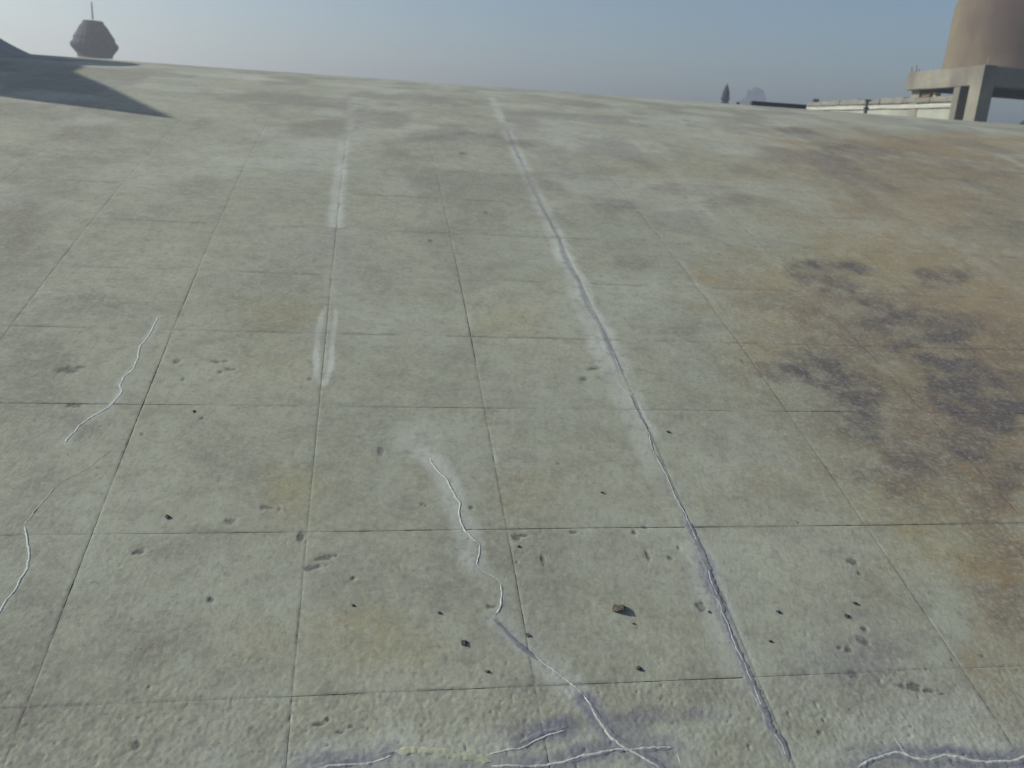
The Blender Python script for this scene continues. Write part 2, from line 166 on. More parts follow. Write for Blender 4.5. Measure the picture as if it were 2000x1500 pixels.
def fields(u, t):
    """stains on the concrete, plus lens darkening painted in at the left, each 0..1"""
    wu = (fbm(u * 3.1, t * 3.1, 5, 11) - 0.5); wt = (fbm(u * 3.1, t * 3.1, 5, 29) - 0.5)
    rough = fbm(u * 7, t * 7, 6, 41, 0.62)
    out = {}
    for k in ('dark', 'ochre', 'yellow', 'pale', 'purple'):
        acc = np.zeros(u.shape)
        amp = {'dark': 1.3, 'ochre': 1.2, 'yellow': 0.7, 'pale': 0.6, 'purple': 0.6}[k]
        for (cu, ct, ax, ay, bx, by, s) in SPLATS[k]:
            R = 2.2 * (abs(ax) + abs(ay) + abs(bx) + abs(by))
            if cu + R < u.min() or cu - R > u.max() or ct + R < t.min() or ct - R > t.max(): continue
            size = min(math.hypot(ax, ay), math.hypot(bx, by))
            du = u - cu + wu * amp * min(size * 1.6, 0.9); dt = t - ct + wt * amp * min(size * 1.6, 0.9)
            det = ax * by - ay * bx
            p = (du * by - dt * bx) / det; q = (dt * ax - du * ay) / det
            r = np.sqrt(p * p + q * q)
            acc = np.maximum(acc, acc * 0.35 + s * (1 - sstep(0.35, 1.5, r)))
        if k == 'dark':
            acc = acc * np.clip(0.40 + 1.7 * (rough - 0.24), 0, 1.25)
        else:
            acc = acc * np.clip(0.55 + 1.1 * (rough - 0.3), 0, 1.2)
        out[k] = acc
    for (nm, wd, s, ch) in SMEARS:
        pts = LINES[nm]
        us = [p[0] for p in pts]; ts = [p[1] for p in pts]
        if max(us) + 3 * wd < u.min() or min(us) - 3 * wd > u.max() or max(ts) + 3 * wd < t.min() or min(ts) - 3 * wd > t.max(): continue
        d, sd_, al = seg_dist(u + wu * 0.03, t + wt * 0.03, pts)
        ww = wd * (0.75 + 0.7 * rough)
        s = s * np.clip(0.35 + 2.2 * (fbm(u * 1.9 + 3, t * 1.9, 3, 611) - 0.30), 0.25, 1.15)
        out[ch] = np.maximum(out[ch], s * (1 - sstep(0.35, 1.25, d / ww)) * (0.55 + 0.8 * rough))
    # wash streaks and weather mottling, strongest high on the vault
    up = sstep(2.5, 9, t)
    st = fbm(u * 1.3, t * 0.9, 5, 77)
    out['dark'] = out['dark'] + sstep(0.46, 0.68, st) * (0.10 + 0.30 * up)
    st2 = fbm(u * 1.1 + 5, t * 1.3, 5, 97)
    out['pale'] = out['pale'] + sstep(0.48, 0.70, st2) * (0.16 + 0.30 * up)
    out['pale'] = out['pale'] * (1 - 0.6 * np.clip(out['ochre'], 0, 1))
    # grime beside the joints
    fu = np.abs(u - np.round(u)); rows = np.array(ROWS + [13, 14, 15, 16, 17, 18, 19, 20.])
    ft = np.min(np.abs(t[..., None] - rows), axis=-1) if t.size < 60000 else np.abs(t - np.round(t))
    gn = fbm(u * 5, t * 5, 4, 131)
    gj = 0.55 * np.maximum(1 - sstep(0.003, 0.016, fu), 1 - sstep(0.003, 0.018, ft)) * sstep(0.40, 0.70, gn)
    out['grime'] = gj * (1 - sstep(5, 9, t))
    return out

def height(u, t):
    """metres of relief on the trowelled surface"""
    x, y = u * WB, t * WB
    h = (fbm(x * 2.2, y * 2.2, 3, 3) - 0.5) * 0.0035 + (fbm(x * 14, y * 14, 3, 5) - 0.5) * 0.0009
    n1 = fbm(x * 75, y * 75, 3, 9)
    ru = 1 - sstep(-0.15, 0.35, t + 0.5 * (fbm(u * 2, t * 2, 3, 51) - 0.5))
    h = h + (n1 - 0.5) * (0.0003 + 0.0004 * ru) * np.clip(2 - t * 0.2, 0.3, 1.5)
    # small air holes
    n2 = vnoise(x * 85, y * 85, 61)
    h = h - sstep(0.92, 0.99, n2) * (0.0006 + 0.0010 * ru)
    h = h + (vnoise(x * 150, y * 150, 93) - 0.5) * 0.0009 * ru + (vnoise(x * 230, y * 230, 95) - 0.5) * 0.0006
    n3 = vnoise(x * 38, y * 38, 67) * (0.6 + 0.4 * vnoise(x * 4, y * 4, 68))
    h = h - sstep(0.87, 0.97, n3) * 0.0011
    return h

def pits(u, t):
    h = np.zeros(u.shape)
    for i, (pu, pt, ru, rt) in enumerate(PITS):
        R = 1.8 * max(ru, rt)
        if pu + R < u.min() or pu - R > u.max() or pt + R < t.min() or pt - R > t.max(): continue
        du = (u - pu) / ru; dt = (t - pt) / rt
        if i in (9, 10, 44): du = (u - pu) / ru + (t - pt) / rt * -0.8
        r = np.sqrt(du * du + dt * dt) * (0.65 + 0.9 * fbm(u * 60, t * 60, 2, 71 + i))
        h = np.maximum(h, (1 - sstep(0.55, 1.1, r)))
    return h

# ---------------------------------------------------------------- object helpers
def mesh_np(name, verts, quads, smooth=True, attrs=None):
    me = bpy.data.meshes.new(name)
    nv, nq = len(verts), len(quads)
    me.vertices.add(nv); me.vertices.foreach_set('co', np.asarray(verts, np.float32).ravel())
    me.loops.add(nq * 4); me.loops.foreach_set('vertex_index', np.asarray(quads, np.int32).ravel())
    me.polygons.add(nq)
    me.polygons.foreach_set('loop_start', np.arange(0, nq * 4, 4, dtype=np.int32))
    me.polygons.foreach_set('loop_total', np.full(nq, 4, np.int32))
    me.polygons.foreach_set('use_smooth', np.full(nq, smooth, bool))
    me.update(calc_edges=True)
    for k, v in (attrs or {}).items():
        a = me.attributes.new(k, 'FLOAT', 'POINT'); a.data.foreach_set('value', np.asarray(v, np.float32).ravel())
    return me

def link(name, me, mat=None, parent=None, label=None, cat=None, group=None, kind=None, loc=None):
    o = bpy.data.objects.new(name, me); C.objects.link(o)
    if mat is not None and me is not None:
        me.materials.clear(); me.materials.append(mat)
    if parent is not None: o.parent = parent
    if loc is not None: o.location = loc
    if label: o['label'] = label
    if cat: o['category'] = cat
    if group: o['group'] = group
    if kind: o['kind'] = kind
    return o

def grid_quads(nu, nv, wrap=False, off=0):
    i = np.arange(nu - 1 if not wrap else nu); j = np.arange(nv - 1)
    I, J = np.meshgrid(i, j, indexing='ij'); I2 = (I + 1) % nu
    return np.stack([off + I * nv + J, off + I2 * nv + J, off + I2 * nv + J + 1, off + I * nv + J + 1], -1).reshape(-1, 4)

def box_mesh(name, size, taper=1.0, bevel=0.01, skew=None):
    import bmesh
    bm = bmesh.new(); bmesh.ops.create_cube(bm, size=1.0)
    for v in bm.verts:
        k = taper if v.co.z > 0 else 1
        v.co = Vector((v.co.x * size[0] * k, v.co.y * size[1] * k, (v.co.z + 0.5) * size[2]))
    if bevel: bmesh.ops.bevel(bm, geom=bm.edges[:], offset=bevel, segments=2, affect='EDGES', profile=0.6)
    me = bpy.data.meshes.new(name); bm.to_mesh(me); bm.free()
    return me

def prism_mesh(name, pts, z0, z1, bevel=0.01, jitter=0.0, cuts=0):
    """vertical prism over a plan polygon (counter-clockwise)"""
    import bmesh
    bm = bmesh.new()
    lo = [bm.verts.new((x, y, z0)) for x, y in pts]; hi = [bm.verts.new((x, y, z1)) for x, y in pts]
    bm.faces.new(lo[::-1]); bm.faces.new(hi)
    n = len(pts)
    for i in range(n): bm.faces.new((lo[i], lo[(i + 1) % n], hi[(i + 1) % n], hi[i]))
    if cuts:
        bmesh.ops.subdivide_edges(bm, edges=bm.edges[:], cuts=cuts, use_grid_fill=True)
    if bevel:
        sharp = [e for e in bm.edges if len(e.link_faces) == 2 and e.calc_face_angle() > 0.5]
        bmesh.ops.bevel(bm, geom=sharp, offset=bevel, segments=2, affect='EDGES', profile=0.6)
    if jitter:
        rs = random.Random(len(pts) + int(z1 * 100))
        for v in bm.verts: v.co += Vector((rs.uniform(-1, 1), rs.uniform(-1, 1), rs.uniform(-1, 1))) * jitter
    bmesh.ops.recalc_face_normals(bm, faces=bm.faces[:])
    me = bpy.data.meshes.new(name); bm.to_mesh(me); bm.free()
    return me

def lathe_mesh(name, prof, n=48, lobes=0, amp=None, smooth=True, cx=0, cy=0):
    """prof: (radius, z); lobes: number of vertical ribs, amp(z) their relative depth"""
    a = np.linspace(0, 2 * np.pi, n, endpoint=False)
    V = []
    for k in range(n):
        for (r, z) in prof:
            f = 1.0
            if lobes: f = 1 - (amp(z) if amp else 0.06) * (1 - abs(math.cos(a[k] * lobes / 2)))
            V.append((cx + r * f * math.cos(a[k]), cy + r * f * math.sin(a[k]), z))
    return mesh_np(name, V, grid_quads(n, len(prof), True), smooth)

# ---------------------------------------------------------------- materials
class NT:
    def __init__(s, name):
        s.m = bpy.data.materials.new(name); s.m.use_nodes = True
        s.t = s.m.node_tree; s.b = s.t.nodes['Principled BSDF']
        s.b.inputs['Specular IOR Level'].default_value = 0.25
    def n(s, typ, **kw):
        nd = s.t.nodes.new(typ)
        for k, v in kw.items(): setattr(nd, k, v)
        return nd
    def l(s, a, b): s.t.links.new(a, b)
    def co(s, scale=(1, 1, 1)):
        g = s.n('ShaderNodeNewGeometry'); mp = s.n('ShaderNodeMapping'); mp.inputs['Scale'].default_value = scale
        s.l(g.outputs['Position'], mp.inputs['Vector']); return mp.outputs[0]
    def noise(s, vec, scale, detail=6, rough=0.6):
        n = s.n('ShaderNodeTexNoise'); n.inputs['Scale'].default_value = scale; n.inputs['Detail'].default_value = detail
        n.inputs['Roughness'].default_value = rough; s.l(vec, n.inputs['Vector']); return n.outputs['Fac']
    def ramp(s, fac, a, b):
        r = s.n('ShaderNodeMapRange'); r.inputs['From Min'].default_value = a; r.inputs['From Max'].default_value = b
        s.l(fac, r.inputs['Value']); return r.outputs[0]
    def math(s, op, a, b):
        mth = s.n('ShaderNodeMath', operation=op)
        for i, q in enumerate((a, b)):
            if hasattr(q, 'links'): s.l(q, mth.inputs[i])
            else: mth.inputs[i].default_value = q
        return mth.outputs[0]
    def mix(s, fac, a, b, bt='MIX'):
        mx = s.n('ShaderNodeMix', data_type='RGBA', blend_type=bt)
        for i, q in ((0, fac), (6, a), (7, b)):
            if hasattr(q, 'links'): s.l(q, mx.inputs[i])
            elif i == 0: mx.inputs[0].default_value = q
            else: mx.inputs[i].default_value = (*q, 1)
        return mx.outputs[2]
    def attr(s, nm):
        return s.n('ShaderNodeAttribute', attribute_name=nm).outputs['Fac']
    def done(s, col, rough=0.9, bumps=()):
        if hasattr(col, 'links'): s.l(col, s.b.inputs['Base Color'])
        else: s.b.inputs['Base Color'].default_value = (*col, 1)
        s.b.inputs['Roughness'].default_value = rough
        prev = None
        for fac, dist, st in bumps:
            bp = s.n('ShaderNodeBump'); bp.inputs['Distance'].default_value = dist; bp.inputs['Strength'].default_value = st
            s.l(fac, bp.inputs['Height'])
            if prev: s.l(prev, bp.inputs['Normal'])
            prev = bp.outputs[0]
        if prev: s.l(prev, s.b.inputs['Normal'])
        return s.m

def concrete_material():
    a = NT('weathered_concrete'); v = a.co()
    n_big = a.noise(v, 1.6, 5, 0.55); n_mid = a.noise(v, 9, 6, 0.65); n_fine = a.noise(v, 70, 5, 0.7); n_gr = a.noise(v, 320, 3, 0.7)
    col = a.mix(a.ramp(n_big, 0.35, 0.65), (0.262, 0.270, 0.200), (0.326, 0.332, 0.246))
    col = a.mix(a.math('MULTIPLY', a.ramp(n_mid, 0.42, 0.66), 0.45), col, (0.218, 0.210, 0.178))
    col = a.mix(a.math('MULTIPLY', a.ramp(n_mid, 0.55, 0.30), 0.35), col, (0.335, 0.350, 0.315))
    edge = a.math('MULTIPLY', a.math('SUBTRACT', n_fine, 0.5), 0.9)
    def lay(col, ch, c, k=1.0, e=1.0):
        f = a.attr(ch)
        f2 = a.math('ADD', f, a.math('MULTIPLY', a.math('MULTIPLY', edge, e), a.math('MINIMUM', a.math('MULTIPLY', f, 3.0), 1.0)))
        cl = a.n('ShaderNodeClamp'); a.l(a.math('MULTIPLY', f2, k), cl.inputs[0])
        return a.mix(cl.outputs[0], col, c)
    col = lay(col, 'ochre', (0.255, 0.190, 0.100), 1.05)
    col = lay(col, 'yellow', (0.300, 0.265, 0.135), 0.75, 0.6)
    col = lay(col, 'pale', (0.46, 0.485, 0.44), 0.70)
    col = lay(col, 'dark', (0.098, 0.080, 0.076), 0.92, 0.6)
    col = lay(col, 'purple', (0.150, 0.148, 0.190), 0.75, 0.5)
    col = lay(col, 'grime', (0.085, 0.08, 0.075), 0.7, 1.0)
    col = a.mix(a.math('MULTIPLY', a.ramp(n_fine, 0.50, 0.36), 0.28), col, (0.40, 0.41, 0.37))
    n_p = a.noise(v, 24, 5, 0.7)
    col = a.mix(a.math('MULTIPLY', a.ramp(n_p, 0.50, 0.68), 0.5), col, (0.185, 0.185, 0.165))
    col = a.mix(a.math('MULTIPLY', a.ramp(n_p, 0.46, 0.32), 0.30), col, (0.36, 0.375, 0.335))
    sp = a.ramp(n_fine, 0.55, 0.70)
    col = a.mix(a.math('MULTIPLY', sp, 0.5), col, (0.15, 0.145, 0.13))
    sp2 = a.ramp(n_gr, 0.54, 0.66)
    col = a.mix(a.math('MULTIPLY', sp2, 0.45), col, (0.17, 0.165, 0.15))
    return a.done(col, 0.92, ((n_fine, 0.0025, 0.22), (n_gr, 0.0010, 0.3)))

def plain(name, c1, c2, scale=8, rough=0.85, bump=0.003, c3=None, stretch=(1, 1, 1)):
    a = NT(name); v = a.co(stretch)
    n = a.noise(v, scale, 7, 0.65); n2 = a.noise(v, scale * 0.3, 4, 0.5)
    col = a.mix(a.ramp(n, 0.35, 0.65), c1, c2)
    if c3: col = a.mix(a.math('MULTIPLY', a.ramp(n2, 0.48, 0.66), 0.8), col, c3)
    return a.done(col, rough, ((n, bump, 0.5),) if bump else ())

M_conc = concrete_material()
M_joint = plain('joint_grime', (0.055, 0.05, 0.042), (0.11, 0.10, 0.085), 60)
M_seal = plain('pale_sealant', (0.34, 0.355, 0.32), (0.50, 0.52, 0.47), 130, 0.8, 0.001)
M_slurry = plain('blue_grey_cement_slurry', (0.15, 0.152, 0.18), (0.205, 0.21, 0.225), 40, 0.9, 0.001, (0.265, 0.275, 0.255))
M_cream = plain('cream_mortar', (0.30, 0.31, 0.23), (0.40, 0.40, 0.30), 40, 0.9, 0.002)
M_stone = plain('dark_stone', (0.035, 0.035, 0.045), (0.075, 0.07, 0.075), 120, 0.9, 0.002)
M_chip = plain('brown_mortar_chip', (0.055, 0.048, 0.042), (0.11, 0.095, 0.08), 90, 0.9, 0.002)
M_finial = plain('dark_weathered_stone', (0.022, 0.023, 0.042), (0.036, 0.036, 0.062), 5, 0.9, 0.012, (0.055, 0.048, 0.078))
M_rod = plain('rusty_iron', (0.12, 0.085, 0.06), (0.2, 0.14, 0.10), 40, 0.8, 0.0)
M_tank = plain('stained_tank_wall', (0.165, 0.145, 0.095), (0.115, 0.092, 0.070), 1.8, 0.95, 0.02, (0.070, 0.050, 0.050), (1, 1, 0.45))
M_frame = plain('frame_concrete', (0.15, 0.145, 0.12), (0.20, 0.19, 0.155), 5, 0.9, 0.006, (0.11, 0.10, 0.088), (1, 1, 0.5))
M_wall = plain('limewashed_wall', (0.24, 0.25, 0.22), (0.30, 0.31, 0.27), 3, 0.9, 0.004, (0.20, 0.20, 0.175))
M_coping = plain('weathered_coping', (0.14, 0.135, 0.12), (0.20, 0.195, 0.17), 4, 0.9, 0.006, (0.11, 0.105, 0.095))
M_white = plain('white_plaster_band', (0.36, 0.37, 0.33), (0.44, 0.44, 0.40), 6, 0.85, 0.003)
M_darkmetal = plain('dark_painted_metal', (0.028, 0.03, 0.036), (0.05, 0.05, 0.055), 30, 0.6, 0.001)
M_plaster = plain('old_plaster', (0.28, 0.27, 0.24), (0.36, 0.35, 0.31), 4, 0.9, 0.004)
M_yellow = plain('yellow_limewash', (0.42, 0.35, 0.15), (0.50, 0.43, 0.2), 5, 0.85, 0.002)
M_brown = plain('brown_painted_metal', (0.12, 0.07, 0.035), (0.17, 0.10, 0.05), 30, 0.7, 0.001)
M_ground = plain('dry_ground', (0.16, 0.13, 0.09), (0.10, 0.11, 0.06), 0.08, 0.95, 0.02, (0.06, 0.08, 0.035))
M_bark = plain('bark', (0.06, 0.045, 0.03), (0.09, 0.07, 0.05), 3, 0.9, 0.01)
M_leaf = plain('dark_green_leaves', (0.035, 0.06, 0.02), (0.07, 0.10, 0.035), 0.8, 0.7, 0.0)

# ---------------------------------------------------------------- setting: ground and air
s_ = 640
gx = np.linspace(-s_, s_, 41); GX, GY = np.meshgrid(gx, gx, indexing='ij')
GZ = (fbm(GX * 0.01, GY * 0.01, 4, 301) - 0.5) * 2.0
GZ = GZ * sstep(30, 120, np.hypot(GX, GY))
link('ground', mesh_np('ground', np.stack([GX, GY, GZ], -1).reshape(-1, 3), grid_quads(41, 41)), M_ground, kind='structure')

# ---------------------------------------------------------------- the vaulted roof
roof = link('vaulted_roof', None, label='long low barrel vaulted concrete roof scored into square bays, cracked and stained', cat='roof', loc=(0, 0, 0))
U0, U1 = -6, 15
T_TOP = ROWS[-1]
MVI = np.linalg.inv(np.array(m))

def project(p):
    q = np.c_[p, np.ones(len(p))] @ MVI.T
    z = -q[:, 2]; z = np.where(z < 0.05, 0.05, z)
    return 512 + 0.512 * F * q[:, 0] / z, 384 - 0.512 * F * q[:, 1] / z, -q[:, 2]

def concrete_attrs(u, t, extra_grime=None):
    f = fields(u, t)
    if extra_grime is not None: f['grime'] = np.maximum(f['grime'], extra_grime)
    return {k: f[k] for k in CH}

def gap(s, line, seed):
    """half width of a scored joint in bays along its length s"""
    n = fbm(s * 1.7 + line * 13.7, np.full(s.shape, line * 7.3), 4, seed)
    fine = vnoise(s * 30, np.full(s.shape, line * 3.1), seed + 5)
    return (0.0002 + 0.0022 * sstep(0.36, 0.68, n)) * (0.45 + 1.0 * fine)

JW_U = {0: 0.5, 1: 1.0, 2: 0.5, 3: 0.95, 4: 0.12, 5: 0.4}
JW_T = {0.0: 1.1, 0.964: 1.4, 2.07: 1.3, 2.98: 0.8}
for ci in range(U0, U1):
    for ri in range(len(ROWS) - 1):
        ua, ub, ta, tb = ci, ci + 1, ROWS[ri], ROWS[ri + 1]
        cu, ct = np.meshgrid([ua, (ua + ub) / 2, ub], [ta, tb], indexing='ij')
        px_, py_, dz = project(surf(cu.ravel(), ct.ravel())[0])
        vis = dz.max() > 0.1 and px_.max() > -60 and px_.min() < 1084 and py_.max() > -20 and py_.min() < 830
        wpx = np.ptp(px_); hpx = np.ptp(py_)
        if vis and dz.min() > 0.3:
            nu = int(np.clip(wpx / 1.7, 14, 170)); nv = int(np.clip(hpx / 1.5, 12, 150))
        elif vis: nu = nv = 130
        else: nu = nv = 10
        a = np.linspace(0, 1, nu); b = np.linspace(0, 1, nv)
        A, B = np.meshgrid(a, b, indexing='ij')
        uu = ua + A * (ub - ua); tt = ta + B * (tb - ta)
        kb = (nu > 30)
        gl = gap(tt, ua, 201) * JW_U.get(ua, 0.3) * (1 - 0.8 * sstep(3, 7, tt)); gr = gap(tt, ub, 201) * JW_U.get(ub, 0.3) * (1 - 0.8 * sstep(3, 7, tt))
        gb = gap(uu, ri, 211) * JW_T.get(ta, 0.45 if ta < 4 else 0.12) * (1 - sstep(9, 11, tt)); gt = gap(uu, ri + 1, 211) * JW_T.get(tb, 0.45 if tb < 4 else 0.12) * (1 - sstep(9, 11, tt))
        wl = np.clip(1 - A / 0.06, 0, 1); wr = np.clip(1 - (1 - A) / 0.06, 0, 1)
        wb = np.clip(1 - B / 0.06, 0, 1); wt_ = np.clip(1 - (1 - B) / 0.06, 0, 1)
        uu2 = uu + gl * wl - gr * wr; tt2 = tt + gb * wb - gt * wt_
        h = height(uu2, tt2)
        pt = pits(uu2, tt2); h = h - pt * 0.0018
        e = np.minimum(np.minimum(A * (ub - ua), (1 - A) * (ub - ua)), np.minimum(B * (tb - ta), (1 - B) * (tb - ta))) * WB
        h = h - 0.0006 * (1 - sstep(0, 0.005, e)) * (1 - sstep(8, 11, tt))
        top, nrm = surf(uu2, tt2, h)
        V = top.reshape(-1, 3)
        Q = grid_quads(nu, nv)
        # skirts down into the joint
        ring = np.concatenate([np.arange(nu) * nv, (nu - 1) * nv + np.arange(1, nv), (np.arange(nu - 2, -1, -1)) * nv + nv - 1, np.arange(nv - 2, 0, -1)])
        low = V[ring] - nrm.reshape(-1, 3)[ring] * 0.018
        k = len(ring); base = len(V); nx = (np.arange(k) + 1) % k
        Q2 = np.stack([base + np.arange(k), base + k + np.arange(k), base + k + nx, base + nx], -1)
        V = np.r_[V, V[ring], low]; Q = np.r_[Q, Q2]
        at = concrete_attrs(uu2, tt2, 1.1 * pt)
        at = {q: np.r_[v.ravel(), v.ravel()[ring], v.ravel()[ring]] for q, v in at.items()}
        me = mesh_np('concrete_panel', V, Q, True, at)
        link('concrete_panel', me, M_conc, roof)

def sheet(name, u0, u1, nu, t0, t1, nv, off, mat, label=None):
    A, B = np.meshgrid(np.linspace(u0, u1, nu), np.linspace(t0, t1, nv), indexing='ij')
    h = height(A, B) * (1 if off == 0 else 0) + off
    p, _ = surf(A, B, h)
    lo, _ = surf(A, B, np.full(A.shape, off - 0.09))
    at = concrete_attrs(A, B)
    n0 = A.size
    V = np.r_[p.reshape(-1, 3), lo.reshape(-1, 3)]
    Q = grid_quads(nu, nv); Q = np.r_[Q, (Q[:, ::-1] + n0)]
    ring = np.concatenate([np.arange(nu) * nv, (nu - 1) * nv + np.arange(1, nv), (np.arange(nu - 2, -1, -1)) * nv + nv - 1, np.arange(nv - 2, 0, -1)])
    nx = np.roll(ring, -1)
    k_ = len(ring); m0 = len(V); V = np.r_[V, V[ring], V[ring + n0]]; ii = np.arange(k_); jj = (ii + 1) % k_
    Q = np.r_[Q, np.stack([m0 + ii, m0 + k_ + ii, m0 + k_ + jj, m0 + jj], -1)]
    at = {k: np.r_[v.ravel(), v.ravel(), v.ravel()[ring], v.ravel()[ring]] for k, v in at.items()}
    o = link(name, mesh_np(name, V, Q, True, at), mat, roof)
    if label: o['label'] = label
    return o
sheet('roof_shell', U0, U1, 120, ROWS[0], T_TOP, 90, -0.0095, M_joint)
sheet('roof_crown', U0, U1, 420, T_TOP, 24, 150, 0, M_conc, 'upper part of the vault running over the crest, joints too faint to see')
sheet('roof_crown', U0, U1, 60, 24, 46, 40, 0, M_conc, 'far slope of the vault behind the crest')
sheet('roof_crown', -16, U0 - 0.01, 60, ROWS[0], 46, 150, 0, M_conc, 'end of the vault on the left')
sheet('roof_crown', U1 + 0.01, 26, 60, ROWS[0], 46, 150, 0, M_conc, 'end of the vault on the right')
# walls that carry the vault
def gp(u, n_, z=0): return ((u + S0) * WB * G[0] + n_ * N[0], (u + S0) * WB * G[1] + n_ * N[1])
n_lo = float((surf(np.array(0.), np.array(-4.))[0]) @ N); n_hi = float((surf(np.array(0.), np.array(46.))[0]) @ N)
zlo = float(surf(np.array(0.), np.array(-4.))[0][2]); 
for (a0, a1, b0, b1) in ((-16, 26, n_lo + 0.02, n_lo + 0.3), (-16, 26, n_hi - 0.3, n_hi - 0.02), (-15.95, -15.4, n_lo + 0.31, n_hi - 0.31), (25.4, 25.95, n_lo + 0.31, n_hi - 0.31)):
    link('supporting_wall', prism_mesh('supporting_wall', [gp(a0, b0), gp(a1, b0), gp(a1, b1), gp(a0, b1)], 0, zlo - 0.10, 0.01), M_plaster, roof)
# flat terrace the photographer stands on
link('terrace', prism_mesh('terrace', [gp(-16, n_lo - 9), gp(26, n_lo - 9), gp(26, n_lo - 0.02), gp(-16, n_lo - 0.02)], 0, zlo - 0.02, 0.02), M_plaster, kind='structure')

# ---------------------------------------------------------------- cracks: sealant beads and slurry bands
def resample(pts, step):
    P = np.array(pts, float); d = np.r_[0, np.cumsum(np.hypot(*np.diff(P, axis=0).T))]
    n = max(4, int(d[-1] / step)); s = np.linspace(0, d[-1], n)
    # smooth a little with linear interpolation followed by averaging
    q = np.c_[np.interp(s, d, P[:, 0]), np.interp(s, d, P[:, 1])]
    for _ in range(2): q[1:-1] = 0.25 * q[:-2] + 0.5 * q[1:-1] + 0.25 * q[2:]
    return q, s

def strip(name, pts, hw, hh, mat, seed, step=0.008, ragged=0.3, wob=0.0, nc=7, label=None, taper=True, offset=0.0, skew=0.0, var=0.3):
    """raised ribbon on the roof: hw half width (bays), hh height (metres)"""
    q, s = resample(pts, step)
    tn = np.gradient(q, axis=0); tn /= np.linalg.norm(tn, axis=1)[:, None] + 1e-12
    nr = np.c_[tn[:, 1], -tn[:, 0]]
    z = np.zeros(len(s))
    q = q + nr * ((fbm(s * 14, z + seed, 3, 401 + seed)[:, None] - 0.5) * wob + offset)
    wv = 1 - var + 2 * var * fbm(s * 4, z + seed, 3, 433 + seed)
    wL = hw * wv * (1 - ragged + 2 * ragged * fbm(s * 45, z + seed, 4, 411 + seed)); wR = hw * wv * (1 - ragged + 2 * ragged * fbm(s * 45, z + seed + 9, 4, 419 + seed))
    end = np.minimum(1, np.minimum(np.arange(len(s)), np.arange(len(s))[::-1]) / 6.0 + 0.15) if taper else np.ones(len(s))
    c = np.linspace(-1, 1, nc)
    off = np.where(c[None] < 0, c[None] * wL[:, None], c[None] * wR[:, None]) * end[:, None]
    U = q[:, 0:1] + nr[:, 0:1] * off; T = q[:, 1:2] + nr[:, 1:2] * off
    prof = np.sqrt(np.clip(1 - np.abs(c) ** 2.2, 0, 1))[None]
    lump = 0.6 + 0.8 * fbm(s * 18, z + 3, 2, 441 + seed)
    h = height(U, T) + prof * hh * lump[:, None] * end[:, None] - 0.0012 * (np.abs(c) > 0.99)
    p, nrm = surf(U, T, h)
    n0 = U.size
    lo = p - nrm * 0.004
    V = np.r_[p.reshape(-1, 3), lo.reshape(-1, 3)]
    Q = grid_quads(len(s), nc); nu, nv = len(s), nc
    ring = np.concatenate([np.arange(nu) * nv, (nu - 1) * nv + np.arange(1, nv), (np.arange(nu - 2, -1, -1)) * nv + nv - 1, np.arange(nv - 2, 0, -1)])
    nx = np.roll(ring, -1)
    Q = np.r_[Q, Q[:, ::-1] + n0, np.stack([ring, ring + n0, nx + n0, nx], -1)]
    o = link(name, mesh_np(name, V, Q, True), mat, roof)
    if label: o['label'] = label
    return o

# slurry bands (flat, blue grey)
mb = LINES['mainband']
strip('slurry_band', LINES['main'][13:24], 0.011, 0.0005, M_slurry, 2, 0.006, 0.6, 0.012, var=0.6)
strip('slurry_band', LINES['main'][21:37], 0.022, 0.0008, M_slurry, 3, 0.005, 0.5, 0.008, label='grey slurry band either side of the lower long crack', offset=0.002, var=0.45)
strip('slurry_band', LINES['mainband2'], 0.024, 0.0008, M_slurry, 4, 0.006, 0.3, 0.006)
strip('slurry_band', LINES['bband'], 0.014, 0.0010, M_slurry, 5, 0.008, 0.4, 0.006)
strip('slurry_band', LINES['bband2'], 0.0216, 0.0006, M_slurry, 6, 0.006, 0.35, 0.006)
strip('slurry_band', LINES['d'][3:], 0.0187, 0.0006, M_slurry, 7, 0.006, 0.5, 0.01)
strip('slurry_band', LINES['c'], 0.0216, 0.0006, M_slurry, 8, 0.006, 0.5, 0.01, offset=-0.010)
strip('slurry_band', LINES['f'], 0.0245, 0.0006, M_slurry, 9, 0.006, 0.5, 0.01)
strip('slurry_band', LINES['eband'], 0.0144, 0.0006, M_slurry, 10, 0.006, 0.5, 0.01)
strip('mortar_patch', LINES['cpatch'], 0.024, 0.0010, M_cream, 11, 0.005, 0.35, 0.006, label='cream mortar patch over the bottom crack', var=0.3)
# sealant beads
def bead(key, hw, hh, seed, a=0, b=None, **kw):
    return strip('sealant_bead', LINES[key][a:b], hw * 1.1, hh * 0.28, M_seal, seed, kw.pop('step', 0.004), 0.6, kw.pop('wob', 0.016), 5, **kw)
bead('main', 0.0024, 0.0014, 22, 8, 16)
bead('main', 0.0042, 0.0030, 23, 15, 24, label='white sealant bead in the middle of the long crack')
bead('main', 0.0044, 0.0032, 24, 24, None, label='white sealant bead down the lower long crack')
bead('offshoot', 0.0022, 0.0015, 25)
bead('bfull', 0.0022, 0.0012, 28)
for i, (k, w_) in enumerate((('b1', 0.0060), ('b2', 0.0055), ('b3', 0.0060), ('b4', 0.0060))): bead(k, w_, 0.003, 30 + i)
bead('b5', 0.0042, 0.0018, 36, 0, 6); bead('b5', 0.0075, 0.0035, 37, 5, None, label='thick pale bead near the foot of the middle crack')
bead('c', 0.0065, 0.0030, 38); bead('d', 0.0075, 0.0035, 39); bead('e', 0.0060, 0.003, 40); bead('f', 0.0085, 0.0035, 41, label='pale sealant bead on the crack in the bottom right corner')
